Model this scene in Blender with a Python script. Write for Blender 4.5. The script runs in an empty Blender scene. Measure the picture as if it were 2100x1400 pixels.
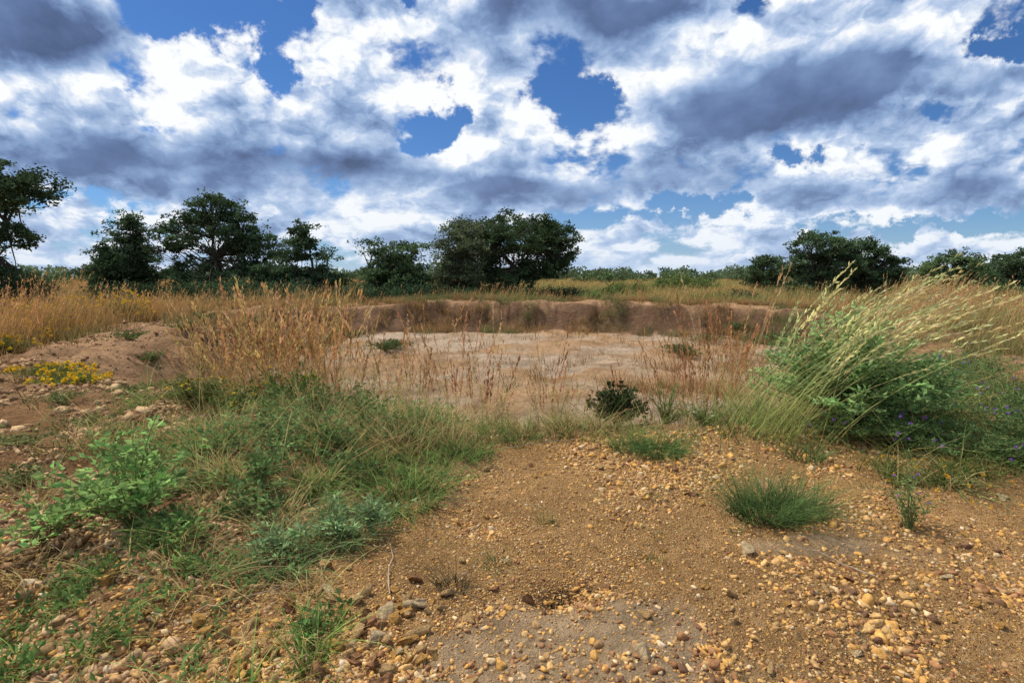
import bpy, math, numpy as np
from mathutils import Vector
rs = np.random.RandomState
scene = bpy.context.scene
COL = scene.collection
scene.view_settings.view_transform = 'Standard'
scene.view_settings.look = 'None'
scene.view_settings.exposure = 0

# ------------------------------------------------------------------ noise
def _h(ix, iy, s):
    v = np.sin(ix*127.1 + iy*311.7 + s*74.7)*43758.5453
    return v - np.floor(v)
def vn(x, y, s=0):
    ix = np.floor(x); iy = np.floor(y); fx = x-ix; fy = y-iy
    fx = fx*fx*(3-2*fx); fy = fy*fy*(3-2*fy)
    a = _h(ix, iy, s); b = _h(ix+1, iy, s); c = _h(ix, iy+1, s); d = _h(ix+1, iy+1, s)
    return a+(b-a)*fx+(c-a)*fy+(a-b-c+d)*fx*fy
def fbm(x, y, s=0, o=4):
    t = 0; a = .5; n = 0
    for i in range(o):
        t = t+a*vn(x, y, s+i*13); n += a; a *= .5
        x, y = 1.6*x+1.2*y+3.1, -1.2*x+1.6*y+7.7
    return t/n
def ss(a, b, x):
    t = np.clip((x-a)/(b-a), 0, 1); return t*t*(3-2*t)

# ------------------------------------------------------------------ terrain
CX, CY = 0., 13.5
_A = np.radians([-180, -150, -130, -110, -90, -60, -30, 0, 30, 60, 90, 120, 150, 180])
_R = np.array([9.0, 8.4, 8.7, 8.6, 8.7, 8.8, 8.9, 10.6, 12.0, 10.5, 10.1, 10.4, 11.2, 9.0])
def ring(x, y):
    dx = x-CX; dy = y-CY
    th = np.arctan2(dy, dx)
    R = sum(np.interp(np.mod(th+o+np.pi, 2*np.pi)-np.pi, _A, _R) for o in (-.2, -.1, 0, .1, .2))/5
    R = R+(fbm(x*.35+7, y*.35, 3, 3)-.5)*1.4+(fbm(x*1.3+7, y*1.3, 4, 3)-.5)*.4
    return np.hypot(dx, dy)-R, th
XB = ([0, 1.84, 2.5, 3.35, 4.6, 5.2], [-1.75, -1.4, -1.1, -.6, -.2, .1])
def height(x, y):
    x = np.asarray(x, float); y = np.asarray(y, float)
    d, th = ring(x, y)
    s = np.sin(th)
    far = ss(6, 11, y)
    hc = .22+.20*s+(fbm(x*.4, y*.4, 5, 3)-.5)*.30*far+(fbm(x*1.7, y*1.7, 6, 4)-.5)*.24*far
    win = 1.9-.2*s
    wall = (fbm(x*1.0, y*1.0, 8, 5)-.5)*1.4
    tin = ss(0, 1, (-d-.05+wall*.8)/win)
    tin = tin+(fbm(x*2.6, y*2.6, 9, 4)-.5)*.35*far*4*tin*(1-tin)
    floor = -.75+(fbm(x*.4, y*.4, 11, 3)-.5)*.25+(fbm(x*2, y*2, 12, 3)-.5)*.09
    plain = -.38*ss(4, 10, y)+(fbm(x*.05, y*.05, 15, 3)-.5)*.5*ss(15, 60, np.hypot(x, y))
    tout = ss(1.0, 4.0, d)
    z = hc*(1-tin)+floor*tin
    z = z*(1-tout)+plain*tout
    near = 1-ss(12, 22, np.hypot(x, y))
    soil = ss(-.2, 1.2, np.interp(y, *XB)-x)
    z = z+near*((fbm(x*1.2, y*1.2, 21, 3)-.5)*(.10+.18*soil)+(fbm(x*4, y*4, 22, 4)-.5)*(.05+.14*soil))
    z = z-.085*np.exp(-(((x-.25)/.16)**2+((y-2.42)/.09)**2))
    z = z+.06*np.exp(-(((x+2.4)/.8)**2+((y-2.9)/.6)**2))
    return z
def hz(x, y): return float(height(np.array([x]), np.array([y]))[0])
def gravel_mask(x, y):
    n = (fbm(x*1.7, y*1.7, 31, 4)-.5)
    g = ss(-.35, .3, x-np.interp(y, *XB)+n*1.3)
    g = g*(1-ss(4.7, 5.4, y+n*1.0+.12*np.maximum(x-2.2, 0)))
    g = np.maximum(g, .85*(1-ss(2.2, 3.0, y+n*1.6))*(.5+.9*n+.3))
    return np.clip(g, 0, 1)
def bare_mask(x, y):
    n = (fbm(x*3, y*3, 41, 4)-.5)
    b = 1-ss(.5, 1.3, ((x-.24)/.62)**2+((y-2.0)/.40)**2+n*2.0)
    b2 = 1-ss(.5, 1.2, ((x-1.75)/.4)**2+((y-2.82)/.17)**2+n*1.8)
    b3 = ss(.60, .68, fbm(x*1.4+9, y*1.4, 42, 4))*.4
    return np.clip(b+b2*.8+b3, 0, 1)
def green_mask(x, y):
    n = (fbm(x*1.3, y*1.3, 51, 4)-.5)*2
    xb = np.interp(y, *XB)
    a = ss(-.15, .4, xb-x+.35*n)*ss(1.9, 2.9, y+.6*n)*(1-ss(5.8, 6.8, y))
    a = a*(1-.8*ss(2.6, 3.4, -x*(3.6/np.maximum(y, 2.6))+.6*n))
    a = a*(.03+.97*ss(.48, .57, fbm(x*2.3+4, y*2.3, 53, 4)))
    rim = np.exp(-((y-5.3)/.5)**2)*ss(-1.8, -.8, x)*(1-ss(4.5, 5.5, x))*(.3+.7*ss(.4, .55, fbm(x*2+4, y*2, 55, 3)))
    rt = ss(2.9, 3.5, x+.5*n)*ss(3.4, 4.0, y+.3*n)*(1-ss(6.5, 8, y))
    strip = .45*(1-ss(2.2, 2.9, y))*ss(.4, .9, -x+.5*n)*ss(.45, .6, fbm(x*2.5, y*2.5, 54, 3))
    return np.clip((a+rim+rt*.8+strip)*(.75+.7*n), 0, 1)

# ------------------------------------------------------------------ mesh helpers
class Acc:
    def __init__(s): s.V = []; s.F = []; s.C = []; s.n = 0
    def add(s, V, F, C):
        V = np.asarray(V, float).reshape(-1, 3); C = np.asarray(C, float)
        if C.ndim == 1: C = np.tile(C, (len(V), 1))
        s.V.append(V); s.C.append(C)
        s.F.append(np.asarray(F, np.int64)+s.n); s.n += len(V)
    def mesh(s, name, mat, smooth=False, extra=None):
        V = np.concatenate(s.V); C = np.concatenate(s.C)
        me = bpy.data.meshes.new(name)
        me.vertices.add(len(V)); me.vertices.foreach_set('co', V.astype(np.float32).ravel())
        loops = np.concatenate([f.ravel() for f in s.F])
        tot = np.concatenate([np.full(len(f), f.shape[1]) for f in s.F])
        st = np.concatenate([[0], np.cumsum(tot)[:-1]])
        me.loops.add(len(loops)); me.loops.foreach_set('vertex_index', loops.astype(np.int32))
        me.polygons.add(len(tot)); me.polygons.foreach_set('loop_start', st.astype(np.int32))
        me.polygons.foreach_set('loop_total', tot.astype(np.int32))
        me.update(calc_edges=True)
        if smooth: me.polygons.foreach_set('use_smooth', np.ones(len(tot), bool))
        a = me.attributes.new('Col', 'FLOAT_COLOR', 'POINT')
        a.data.foreach_set('color', np.hstack([C, np.ones((len(C), 1))]).astype(np.float32).ravel())
        if extra:
            for k, v in extra.items():
                b = me.attributes.new(k, 'FLOAT', 'POINT'); b.data.foreach_set('value', v.astype(np.float32))
        me.materials.append(mat)
        return me
def link(name, me, parent=None, loc=(0, 0, 0)):
    o = bpy.data.objects.new(name, me); COL.objects.link(o); o.location = loc
    if parent is not None: o.parent = parent
    return o
def tag(o, label, cat, group=None):
    o['label'] = label; o['category'] = cat
    if group: o['group'] = group

def blades(P, H, W, az, lean, curve, nseg, rng, c0, c1, cv=.25, taper=.8):
    N = len(P); t = np.linspace(0, 1, nseg+1)
    H = np.broadcast_to(H, N); W = np.broadcast_to(W, N)
    off = H[:, None]*(lean[:, None]*t+curve[:, None]*t**2)
    zz = H[:, None]*(t-.35*np.minimum(curve, 1.3)[:, None]*t**2.5*np.minimum(1, np.abs(curve)[:, None]))
    cx = P[:, 0:1]+np.cos(az)[:, None]*off; cy = P[:, 1:2]+np.sin(az)[:, None]*off; cz = P[:, 2:3]+zz
    a2 = rng.uniform(0, 2*np.pi, N)
    w = W[:, None]*np.maximum((1-t)**taper, .12)*.5
    sx = np.cos(a2)[:, None]*w; sy = np.sin(a2)[:, None]*w
    L = np.stack([cx-sx, cy-sy, cz], -1); R = np.stack([cx+sx, cy+sy, cz], -1)
    V = np.stack([L, R], 2).reshape(-1, 3)
    b = (np.arange(N)*(nseg+1)*2)[:, None]+(np.arange(nseg)*2)[None]
    F = np.stack([b, b+1, b+3, b+2], -1).reshape(-1, 4)
    br = rng.uniform(1-cv, 1+cv, (N, 1, 1)); hue = rng.normal(0, .06, (N, 1, 3))
    c0 = np.asarray(c0); c1 = np.asarray(c1)
    if c0.ndim == 1: c0 = c0[None]
    if c1.ndim == 1: c1 = c1[None]
    C = (c0[:, None, :]*(1-t)[None, :, None]+c1[:, None, :]*t[None, :, None])*br*(1+hue)
    C = np.broadcast_to(C, (N, nseg+1, 3))
    C = np.repeat(C.reshape(-1, 3), 2, 0)
    ctr = np.stack([cx, cy, cz], -1)
    return V, F, np.clip(C, .003, .95), ctr
def leaves(P, size, rng, col, D=None, aspect=.45, cv=.25, up=.25, fold=.18):
    N = len(P)
    size = np.broadcast_to(size, N)[:, None]
    if D is None:
        D = rng.normal(0, 1, (N, 3)); D[:, 2] += up
    D = D/np.linalg.norm(D, axis=1)[:, None]
    S = np.cross(D, rng.normal(0, 1, (N, 3))); S /= np.linalg.norm(S, axis=1)[:, None]+1e-6
    Nn = np.cross(D, S)
    B = P; T = P+D*size; M = P+D*size*.5
    L = M+S*size*aspect*.5+Nn*size*fold; R = M-S*size*aspect*.5+Nn*size*fold
    V = np.stack([B, L, T, R], 1).reshape(-1, 3)
    b = (np.arange(N)*4)[:, None]
    F = np.concatenate([b+np.array([[0, 1, 2]]), b+np.array([[0, 2, 3]])])
    col = np.asarray(col)
    if col.ndim == 1: col = col[None]
    C = col*rng.uniform(1-cv, 1+cv, (N, 1))*(1+rng.normal(0, .05, (N, 3)))
    return V, F, np.clip(np.repeat(C, 4, 0), .003, .95)
def tube(pts, rad, sides=5):
    pts = np.asarray(pts, float); n = len(pts)
    T = np.gradient(pts, axis=0); T /= np.linalg.norm(T, axis=1)[:, None]+1e-9
    ref = np.array([.3, 1., .1]); A = np.cross(T, ref); A /= np.linalg.norm(A, axis=1)[:, None]+1e-9
    B = np.cross(T, A)
    an = np.arange(sides)/sides*2*np.pi
    V = pts[:, None]+np.asarray(rad)[:, None, None]*(np.cos(an)[None, :, None]*A[:, None]+np.sin(an)[None, :, None]*B[:, None])
    F = []
    for i in range(n-1):
        for j in range(sides):
            k = (j+1) % sides; F.append([i*sides+j, i*sides+k, (i+1)*sides+k, (i+1)*sides+j])
    return V.reshape(-1, 3), np.array(F)

# ------------------------------------------------------------------ materials
def NT(m): m.use_nodes = True; m.node_tree.nodes.clear(); return m.node_tree
def veg_mat(name, trans=.3, nscale=6.):
    m = bpy.data.materials.new(name); t = NT(m); N = t.nodes; L = t.links
    out = N.new('ShaderNodeOutputMaterial'); p = N.new('ShaderNodeBsdfDiffuse')
    at = N.new('ShaderNodeAttribute'); at.attribute_name = 'Col'
    no = N.new('ShaderNodeTexNoise'); no.inputs['Scale'].default_value = nscale; no.inputs['Detail'].default_value = 1
    tc = N.new('ShaderNodeTexCoord'); L.new(tc.outputs['Object'], no.inputs['Vector'])
    mr = N.new('ShaderNodeMapRange'); L.new(no.outputs['Fac'], mr.inputs[0])
    mr.inputs[1].default_value = .3; mr.inputs[2].default_value = .7; mr.inputs[3].default_value = .72; mr.inputs[4].default_value = 1.28
    vm = N.new('ShaderNodeVectorMath'); vm.operation = 'SCALE'; L.new(at.outputs['Color'], vm.inputs[0]); L.new(mr.outputs[0], vm.inputs['Scale'])
    L.new(vm.outputs[0], p.inputs['Color'])
    if trans:
        mx = N.new('ShaderNodeMixShader'); tr = N.new('ShaderNodeBsdfTranslucent'); L.new(vm.outputs[0], tr.inputs['Color'])
        mx.inputs[0].default_value = trans
        L.new(p.outputs[0], mx.inputs[1]); L.new(tr.outputs[0], mx.inputs[2]); L.new(mx.outputs[0], out.inputs[0])
    else: L.new(p.outputs[0], out.inputs[0])
    return m
M_grass = veg_mat('grass_blades', .38)
M_leaf = veg_mat('leaves', .35, 3.)
M_treeleaf = veg_mat('tree_leaves', .25, .8)
M_bark = veg_mat('bark', 0., 12.)
M_flower = veg_mat('petals', .3, 20.)
def stone_mat(name, attr=True, base=(.4, .25, .12)):
    m = bpy.data.materials.new(name); t = NT(m); N = t.nodes; L = t.links
    out = N.new('ShaderNodeOutputMaterial'); p = N.new('ShaderNodeBsdfPrincipled')
    tc = N.new('ShaderNodeTexCoord'); no = N.new('ShaderNodeTexNoise'); no.inputs['Scale'].default_value = 55 if attr else 2.2
    no.inputs['Detail'].default_value = 6; no.inputs['Roughness'].default_value = .7
    L.new(tc.outputs['Object'], no.inputs['Vector'])
    mr = N.new('ShaderNodeMapRange'); L.new(no.outputs['Fac'], mr.inputs[0])
    mr.inputs[1].default_value = .3; mr.inputs[2].default_value = .7; mr.inputs[3].default_value = .5; mr.inputs[4].default_value = 1.4
    vm = N.new('ShaderNodeVectorMath'); vm.operation = 'SCALE'; L.new(mr.outputs[0], vm.inputs['Scale'])
    if attr:
        at = N.new('ShaderNodeAttribute'); at.attribute_name = 'Col'; L.new(at.outputs['Color'], vm.inputs[0])
    else: vm.inputs[0].default_value = base
    L.new(vm.outputs[0], p.inputs['Base Color']); p.inputs['Roughness'].default_value = .9; p.inputs['Specular IOR Level'].default_value = .15
    bp = N.new('ShaderNodeBump'); bp.inputs['Strength'].default_value = .7; bp.inputs['Distance'].default_value = .005 if attr else .2
    L.new(no.outputs['Fac'], bp.inputs['Height']); L.new(bp.outputs[0], p.inputs['Normal'])
    L.new(p.outputs[0], out.inputs[0]); return m
M_peb = stone_mat('pebbles')
M_st = {'tan': stone_mat('tan_stone', False, (.54, .34, .15)), 'reddish-brown': stone_mat('brown_stone', False, (.36, .18, .085)),
        'cream': stone_mat('cream_stone', False, (.60, .44, .25)), 'orange': stone_mat('orange_stone', False, (.57, .31, .09))}

def ground_mat():
    m = bpy.data.materials.new('earth'); t = NT(m); N = t.nodes; L = t.links
    out = N.new('ShaderNodeOutputMaterial'); p = N.new('ShaderNodeBsdfDiffuse')
    at = N.new('ShaderNodeAttribute'); at.attribute_name = 'Col'
    ag = N.new('ShaderNodeAttribute'); ag.attribute_name = 'grav'
    geo = N.new('ShaderNodeNewGeometry')
    def noise(s, d=5, r=.6):
        n = N.new('ShaderNodeTexNoise'); n.inputs['Scale'].default_value = s; n.inputs['Detail'].default_value = d
        n.inputs['Roughness'].default_value = r; L.new(geo.outputs['Position'], n.inputs['Vector']); return n
    def mr(src, a, b, c, d):
        n = N.new('ShaderNodeMapRange'); L.new(src, n.inputs[0])
        for i, v in enumerate((a, b, c, d)): n.inputs[i+1].default_value = v
        return n.outputs[0]
    def ma(op, a, b):
        n = N.new('ShaderNodeMath'); n.operation = op
        for i, v in enumerate((a, b)):
            if isinstance(v, (int, float)): n.inputs[i].default_value = v
            else: L.new(v, n.inputs[i])
        return n.outputs[0]
    n1 = noise(1.3, 6, .65); n2 = noise(9, 8, .75); n3 = noise(120, 3, .6)
    k = ma('MULTIPLY', mr(n1.outputs[0], .3, .7, .76, 1.24), mr(n2.outputs[0], .3, .7, .58, 1.42))
    k = ma('MULTIPLY', k, mr(n3.outputs[0], .3, .7, .7, 1.3))
    vm = N.new('ShaderNodeVectorMath'); vm.operation = 'SCALE'; L.new(at.outputs['Color'], vm.inputs[0]); L.new(k, vm.inputs['Scale'])
    hs = []
    cur = vm.outputs[0]
    for sc, fac in ((100, .95), (48, .85)):
        vo = N.new('ShaderNodeTexVoronoi'); vo.inputs['Scale'].default_value = sc; L.new(geo.outputs['Position'], vo.inputs['Vector'])
        cr = N.new('ShaderNodeValToRGB'); cr.color_ramp.interpolation = 'CONSTANT'
        sep = N.new('ShaderNodeSeparateColor'); L.new(vo.outputs['Color'], sep.inputs[0]); L.new(sep.outputs[0], cr.inputs[0])
        e = cr.color_ramp.elements
        e[0].position = 0; e[0].color = (.40, .22, .09, 1); e[1].position = .25; e[1].color = (.54, .32, .12, 1)
        for ps, c in ((.5, (.25, .125, .06, 1)), (.66, (.60, .36, .13, 1)), (.88, (.62, .45, .25, 1))):
            q = e.new(ps); q.color = c
        f = ma('MULTIPLY', ma('LESS_THAN', vo.outputs['Distance'], .42), ma('GREATER_THAN', sep.outputs[1], 1-fac*.75))
        f = ma('MULTIPLY', f, ag.outputs['Fac'])
        mx = N.new('ShaderNodeMixRGB'); L.new(f, mx.inputs[0]); L.new(cur, mx.inputs[1]); L.new(cr.outputs[0], mx.inputs[2]); cur = mx.outputs[0]
        h = ma('MULTIPLY', f, ma('SUBTRACT', .5, vo.outputs['Distance'])); hs.append(ma('MULTIPLY', h, 1.5))
    L.new(cur, p.inputs['Color'])
    hh = ma('ADD', ma('ADD', hs[0], hs[1]), ma('ADD', ma('MULTIPLY', n2.outputs[0], 3.2), ma('MULTIPLY', n3.outputs[0], .6)))
    bp = N.new('ShaderNodeBump'); bp.inputs['Strength'].default_value = 1.; bp.inputs['Distance'].default_value = .04
    L.new(hh, bp.inputs['Height']); L.new(bp.outputs[0], p.inputs['Normal']); L.new(p.outputs[0], out.inputs[0])
    return m

# ------------------------------------------------------------------ ground sheet
def build_ground():
    n = 900
    s = np.linspace(-1, 1, n); k = 7.2
    X = 900*np.sinh(k*s)/np.sinh(k)
    s2 = np.linspace(-.62, 1, n)
    Y = 3.6+900*np.sinh(k*s2)/np.sinh(k)
    gx, gy = np.meshgrid(X, Y); x = gx.ravel(); y = gy.ravel()
    z = height(x, y)
    d, th = ring(x, y); sn = np.sin(th)
    g = gravel_mask(x, y)*(d > -2)
    br = bare_mask(x, y)*(y < 4.5)
    gr = green_mask(x, y)
    n1 = fbm(x*.6, y*.6, 61, 4); n2 = fbm(x*2.3, y*2.3, 62, 4); n3 = fbm(x*.25, y*.25, 63, 3)
    def c(*v): return np.array(v)[None]
    C = np.repeat(c(.34, .22, .10), len(x), 0)
    C = C*(.8+.4*n3[:, None])
    def mix(C, col, f): f = np.clip(f, 0, 1)[:, None]; return C*(1-f)+col*f
    C = mix(C, c(.43, .26, .145)*(.55+.9*n2[:, None]), 1-ss(1.2, 3.0, d+n1*1.4-.7))
    C = mix(C, c(.25, .14, .08), (1-ss(1.5, 3.0, d))*ss(.5, .62, fbm(x*1.1, y*1.1, 68, 4))*.6)
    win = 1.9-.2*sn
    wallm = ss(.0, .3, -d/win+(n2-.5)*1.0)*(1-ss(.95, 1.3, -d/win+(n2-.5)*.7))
    C = mix(C, c(.15, .09, .055)*(.35+1.3*n2[:, None]), wallm*(.35+.62*ss(-.3, .2, sn)))  # brown earth face, its shadows painted in as darker colour, strongest on far side
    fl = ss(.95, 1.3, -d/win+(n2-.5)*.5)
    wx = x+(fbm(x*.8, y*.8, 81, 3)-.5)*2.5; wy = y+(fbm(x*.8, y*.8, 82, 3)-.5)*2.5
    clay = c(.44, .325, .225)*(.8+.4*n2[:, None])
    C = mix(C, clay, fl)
    C = mix(C, c(.43, .25, .12), fl*ss(.40, .64, fbm(wx*.35, wy*.5, 83, 4)+.05*np.clip(x/4, -1, 1))*.75)
    C = mix(C, c(.51, .40, .295), fl*ss(.42, .72, fbm(wx*.4+5, wy*.55, 66, 5))*.6)
    C = mix(C, c(.27, .17, .10), fl*ss(.48, .74, fbm(wx*.9+9, wy*1.1, 67, 5))*.6)
    nearm = (1-ss(5.5, 7.5, y))
    C = mix(C, c(.27, .145, .075)*(.5+1.0*n2[:, None]), nearm*ss(.6, 1.8, -x+n1*1.5)*.85)
    C = mix(C, c(.46, .265, .115)*(.65+.7*n2[:, None]), g)
    C = mix(C, c(.50, .35, .21)*(.85+.3*n2[:, None]), br*g)
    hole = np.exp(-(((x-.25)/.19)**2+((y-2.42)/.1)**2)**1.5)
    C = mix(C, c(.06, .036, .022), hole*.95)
    C = mix(C, c(.17, .13, .055), gr*.35)
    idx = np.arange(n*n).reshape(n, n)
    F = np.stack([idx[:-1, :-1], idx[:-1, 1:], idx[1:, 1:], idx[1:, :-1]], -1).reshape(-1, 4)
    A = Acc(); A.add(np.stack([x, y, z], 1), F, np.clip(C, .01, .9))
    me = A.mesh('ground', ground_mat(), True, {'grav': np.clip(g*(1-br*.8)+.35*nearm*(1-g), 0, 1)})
    o = link('ground', me); o['kind'] = 'structure'
build_ground()

# ------------------------------------------------------------------ pebbles
def ico(sub):
    import bmesh
    bm = bmesh.new(); bmesh.ops.create_icosphere(bm, subdivisions=sub, radius=1)
    V = np.array([v.co[:] for v in bm.verts]); F = np.array([[v.index for v in f.verts] for f in bm.faces]); bm.free(); return V, F
def lump(V, seed, amt=.35):
    r = rs(seed); out = V.copy()
    for i in range(16):
        nrm = r.normal(0, 1, 3); nrm /= np.linalg.norm(nrm); lim = r.uniform(.32, .78)
        dd = out@nrm; m = dd > lim; out[m] -= np.outer(dd[m]-lim, nrm)*.97
    out *= 1+amt*.3*np.sin(V@r.normal(0, 2, 3)+r.uniform(0, 6))[:, None]
    return out*np.array([1.1, r.uniform(.7, .95), r.uniform(.6, .85)])*1.2
PAL = np.array([[.54, .33, .13], [.57, .31, .09], [.32, .155, .07], [.60, .43, .24], [.43, .25, .11], [.64, .50, .33], [.17, .09, .05]])
PW = np.array([.26, .24, .18, .09, .17, .01, .05])
def pebbles(n, seed, smin, smax, sub, mask, pal=PAL, pw=PW, rmax=7., thr=(-.95, .95)):
    r = rs(seed); V0, F0 = ico(sub)
    vars_ = [lump(V0, seed+i) for i in range(16)]
    m = n*6
    ra = 1.3*(rmax/1.3)**r.uniform(0, 1, m); th = r.uniform(*thr, m)
    x = ra*np.sin(th); y = ra*np.cos(th)
    keep = r.uniform(0, 1, m) < mask(x, y)
    x = x[keep][:n]; y = y[keep][:n]; n = len(x); print('pebbles', n)
    s = smin*(smax/smin)**(r.uniform(0, 1, n)**2.)*(.55+.95*ss(.35, .65, fbm(x*1.1+2, y*1.1, 75, 3)))
    z = height(x, y)+s*.05
    q = r.randint(0, 16, n); A = Acc()
    for vi in range(16):
        k = np.where(q == vi)[0]; a = r.uniform(0, 6.28, len(k)); tl = r.normal(0, .5, len(k))
        V = vars_[vi][None]*s[k][:, None, None]
        ca, sa, ct, st = np.cos(a), np.sin(a), np.cos(tl), np.sin(tl)
        X = V[..., 0]; Y = V[..., 1]*ct[:, None]-V[..., 2]*st[:, None]; Z = V[..., 1]*st[:, None]+V[..., 2]*ct[:, None]
        X, Y = X*ca[:, None]-Y*sa[:, None], X*sa[:, None]+Y*ca[:, None]
        V = np.stack([X+x[k][:, None], Y+y[k][:, None], Z+z[k][:, None]], -1)
        F = (np.arange(len(k))*len(V0))[:, None, None]+F0[None]
        c = pal[r.choice(len(pal), len(k), p=pw)]*r.uniform(.75, 1.15, (len(k), 1))
        A.add(V, F.reshape(-1, 3), np.repeat(c, len(V0), 0))
    return A
def gm_(x, y):
    g = gravel_mask(x, y)*(1-bare_mask(x, y)*.94)+.05
    return g*(.32+1.15*ss(.38, .6, fbm(x*1.9, y*1.9, 71, 4)))*(y < 5.8)
def cm_(x, y):
    d, _ = ring(x, y)
    return np.clip((1-gravel_mask(x, y))*(d > -2.5)*(d < 3.5)*ss(.34, .58, fbm(x*2.2, y*2.2, 73, 3))*(x < 1), 0, 1)
A = pebbles(74000, 5, .005, .0165, 1, gm_)
B = pebbles(9500, 9, .011, .031, 2, gm_)
A.add(np.concatenate(B.V), np.concatenate(B.F), np.concatenate(B.C))
o = link('gravel', A.mesh('gravel', M_peb)); o['kind'] = 'stuff'
o['label'] = 'loose orange and brown gravel scattered over bare earth'; o['category'] = 'gravel'
CP = np.array([[.33, .19, .10], [.46, .29, .15], [.20, .115, .06], [.55, .37, .20]])
A = pebbles(26000, 15, .005, .032, 1, cm_, CP, np.array([.35, .3, .2, .15]), 9., (-1., .1))
def cf_(x, y): return cm_(x, y)*(y > 5)
B = pebbles(9000, 16, .015, .075, 1, cf_, CP, np.array([.35, .3, .2, .15]), 21., (-.95, -.2))
A.add(np.concatenate(B.V), np.concatenate(B.F), np.concatenate(B.C))
o = link('soil_clods', A.mesh('soil_clods', M_peb)); o['kind'] = 'stuff'
o['label'] = 'crumbly reddish-brown soil clods on the earth bank'; o['category'] = 'soil'

# individual stones
r = rs(77); V0, F0 = ico(3)
smesh = {}
for cn, mt in M_st.items():
    for i in range(4):
        A = Acc(); A.add(lump(V0, 300+i*7+len(cn), .5), F0, (.4, .3, .2)); smesh[cn, i] = A.mesh('stone', mt, True)
placed = []
def stone(x, y, s, cn):
    i = r.randint(0, 4); o = link('stone', smesh[cn, i]); o.scale = (s, s*r.uniform(.8, 1.1), s*r.uniform(.75, 1.05))
    o.location = (x, y, hz(x, y)+s*.2); o.rotation_euler = (r.normal(0, .4), r.normal(0, .4), r.uniform(0, 6.28))
    tag(o, {'tan': 'rounded tan stone lying on the gravel', 'reddish-brown': 'dark reddish-brown stone lying among gravel',
            'cream': 'pale cream quartz stone lying on the gravel', 'orange': 'orange ironstone lump lying on the gravel'}[cn], 'stone', 'stones scattered on the gravel')
    placed.append((x, y))
big = [(-2.02, 2.42, .085, 'orange'), (.62, 2.2, .045, 'tan'), (.55, 1.98, .05, 'cream'), (.72, 4.05, .06, 'tan'), (-.45, 2.28, .06, 'cream'),
       (1.28, 6.5, .24, 'cream'), (1.55, 6.6, .14, 'cream'), (-.75, 1.98, .06, 'orange'), (-.95, 2.02, .055, 'tan'), (-.6, 2.05, .05, 'cream'), (1.3, 3.55, .05, 'reddish-brown'),
       (1.08, 2.35, .045, 'tan'), (-1.1, 1.95, .06, 'tan'), (-.5, 2.5, .05, 'reddish-brown'), (1.35, 2.75, .045, 'cream'), (1.3, 4.0, .05, 'reddish-brown'),
       (-.2, 4.0, .05, 'tan'), (2.9, 2.6, .04, 'tan'), (-3.0, 2.9, .06, 'cream'), (-2.9, 2.7, .05, 'cream'), (-2.4, 2.5, .04, 'cream')]
for b in big: stone(*b)
names = list(M_st)
while len(placed) < 295:
    u = r.rand()
    if u < .55: x = r.normal(-.75, .45); y = r.uniform(1.6, 2.4)
    elif u < .66: x = r.uniform(.9, 2.3); y = r.uniform(1.6, 2.6)
    else:
        ra = r.uniform(1.8, 5); th = r.uniform(-.8, .85); x = ra*math.sin(th); y = ra*math.cos(th)
    g = float(gravel_mask(np.array([x]), np.array([y]))[0])*(1-.95*float(bare_mask(np.array([x]), np.array([y]))[0]))
    if r.rand() > g or y < 1.5: continue
    sz = r.uniform(.022, .050) if y < 2.6 and x < .1 else r.uniform(.016, .033)
    stone(x, y, sz, names[r.choice(4, p=[.42, .20, .08, .30])])

# ------------------------------------------------------------------ ground-cover grass
def lowgrass():
    r = rs(101); n = 380000
    ra = 1.5*(9/1.5)**r.uniform(0, 1, n); th = r.uniform(-1.0, 1.0, n)
    x = ra*np.sin(th); y = ra*np.cos(th)
    g = green_mask(x, y); cl = ss(.46, .6, fbm(x*6, y*6, 104, 3))
    d, _ = ring(x, y)
    keep = (r.uniform(0, 1, n) < g**1.3*(.03+cl)) & (d > -3.5)
    x = x[keep][:34000]; y = y[keep][:34000]; g = g[keep][:34000]; n = len(x); print('low grass', n)
    z = height(x, y)
    tall = ss(2.8, 5.0, y)
    H = r.uniform(.04, .15, n)*(1+1.5*tall)*(.3+1.4*fbm(x*2, y*2, 107, 2))
    lng = r.rand(n) < .10; H = np.where(lng, H*2.2, H)
    dry = (fbm(x*1.5+3, y*1.5, 105, 3) > .47) & (r.rand(n) < .66) | (r.rand(n) < .26)
    dk = (.6+.8*ss(.4, .6, fbm(x*1.1, y*1.1, 108, 3)))[:, None]
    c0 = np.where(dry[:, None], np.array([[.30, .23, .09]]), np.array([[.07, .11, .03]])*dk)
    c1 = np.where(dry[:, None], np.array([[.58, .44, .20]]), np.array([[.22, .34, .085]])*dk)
    V, F, C, _ = blades(np.stack([x, y, z-.01], 1), H, r.uniform(.005, .011, n), r.uniform(0, 6.28, n), r.uniform(0, .9, n), r.uniform(.2, 1.3, n), 4, r, c0, c1, .4)
    A = Acc(); A.add(V, F, C)
    m = 26000
    k = r.choice(n, m); P = np.stack([x[k], y[k], z[k]+r.uniform(0, .10, m)*(1+tall[k])], 1)+r.normal(0, .02, (m, 3))*[1, 1, .2]
    keepy = ((P[:, 0] < -.2) | (P[:, 0] > 3)) & (fbm(P[:, 0]*1.6, P[:, 1]*1.6, 109, 3) > .42)
    A.add(*leaves(P[keepy], r.uniform(.018, .05, keepy.sum()), r, (.15, .24, .075), up=.5))
    o = link('ground_cover', A.mesh('ground_cover', M_grass)); o['kind'] = 'stuff'
    o['label'] = 'low green grass and creeping weeds on earth'; o['category'] = 'grass'
lowgrass()

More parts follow.
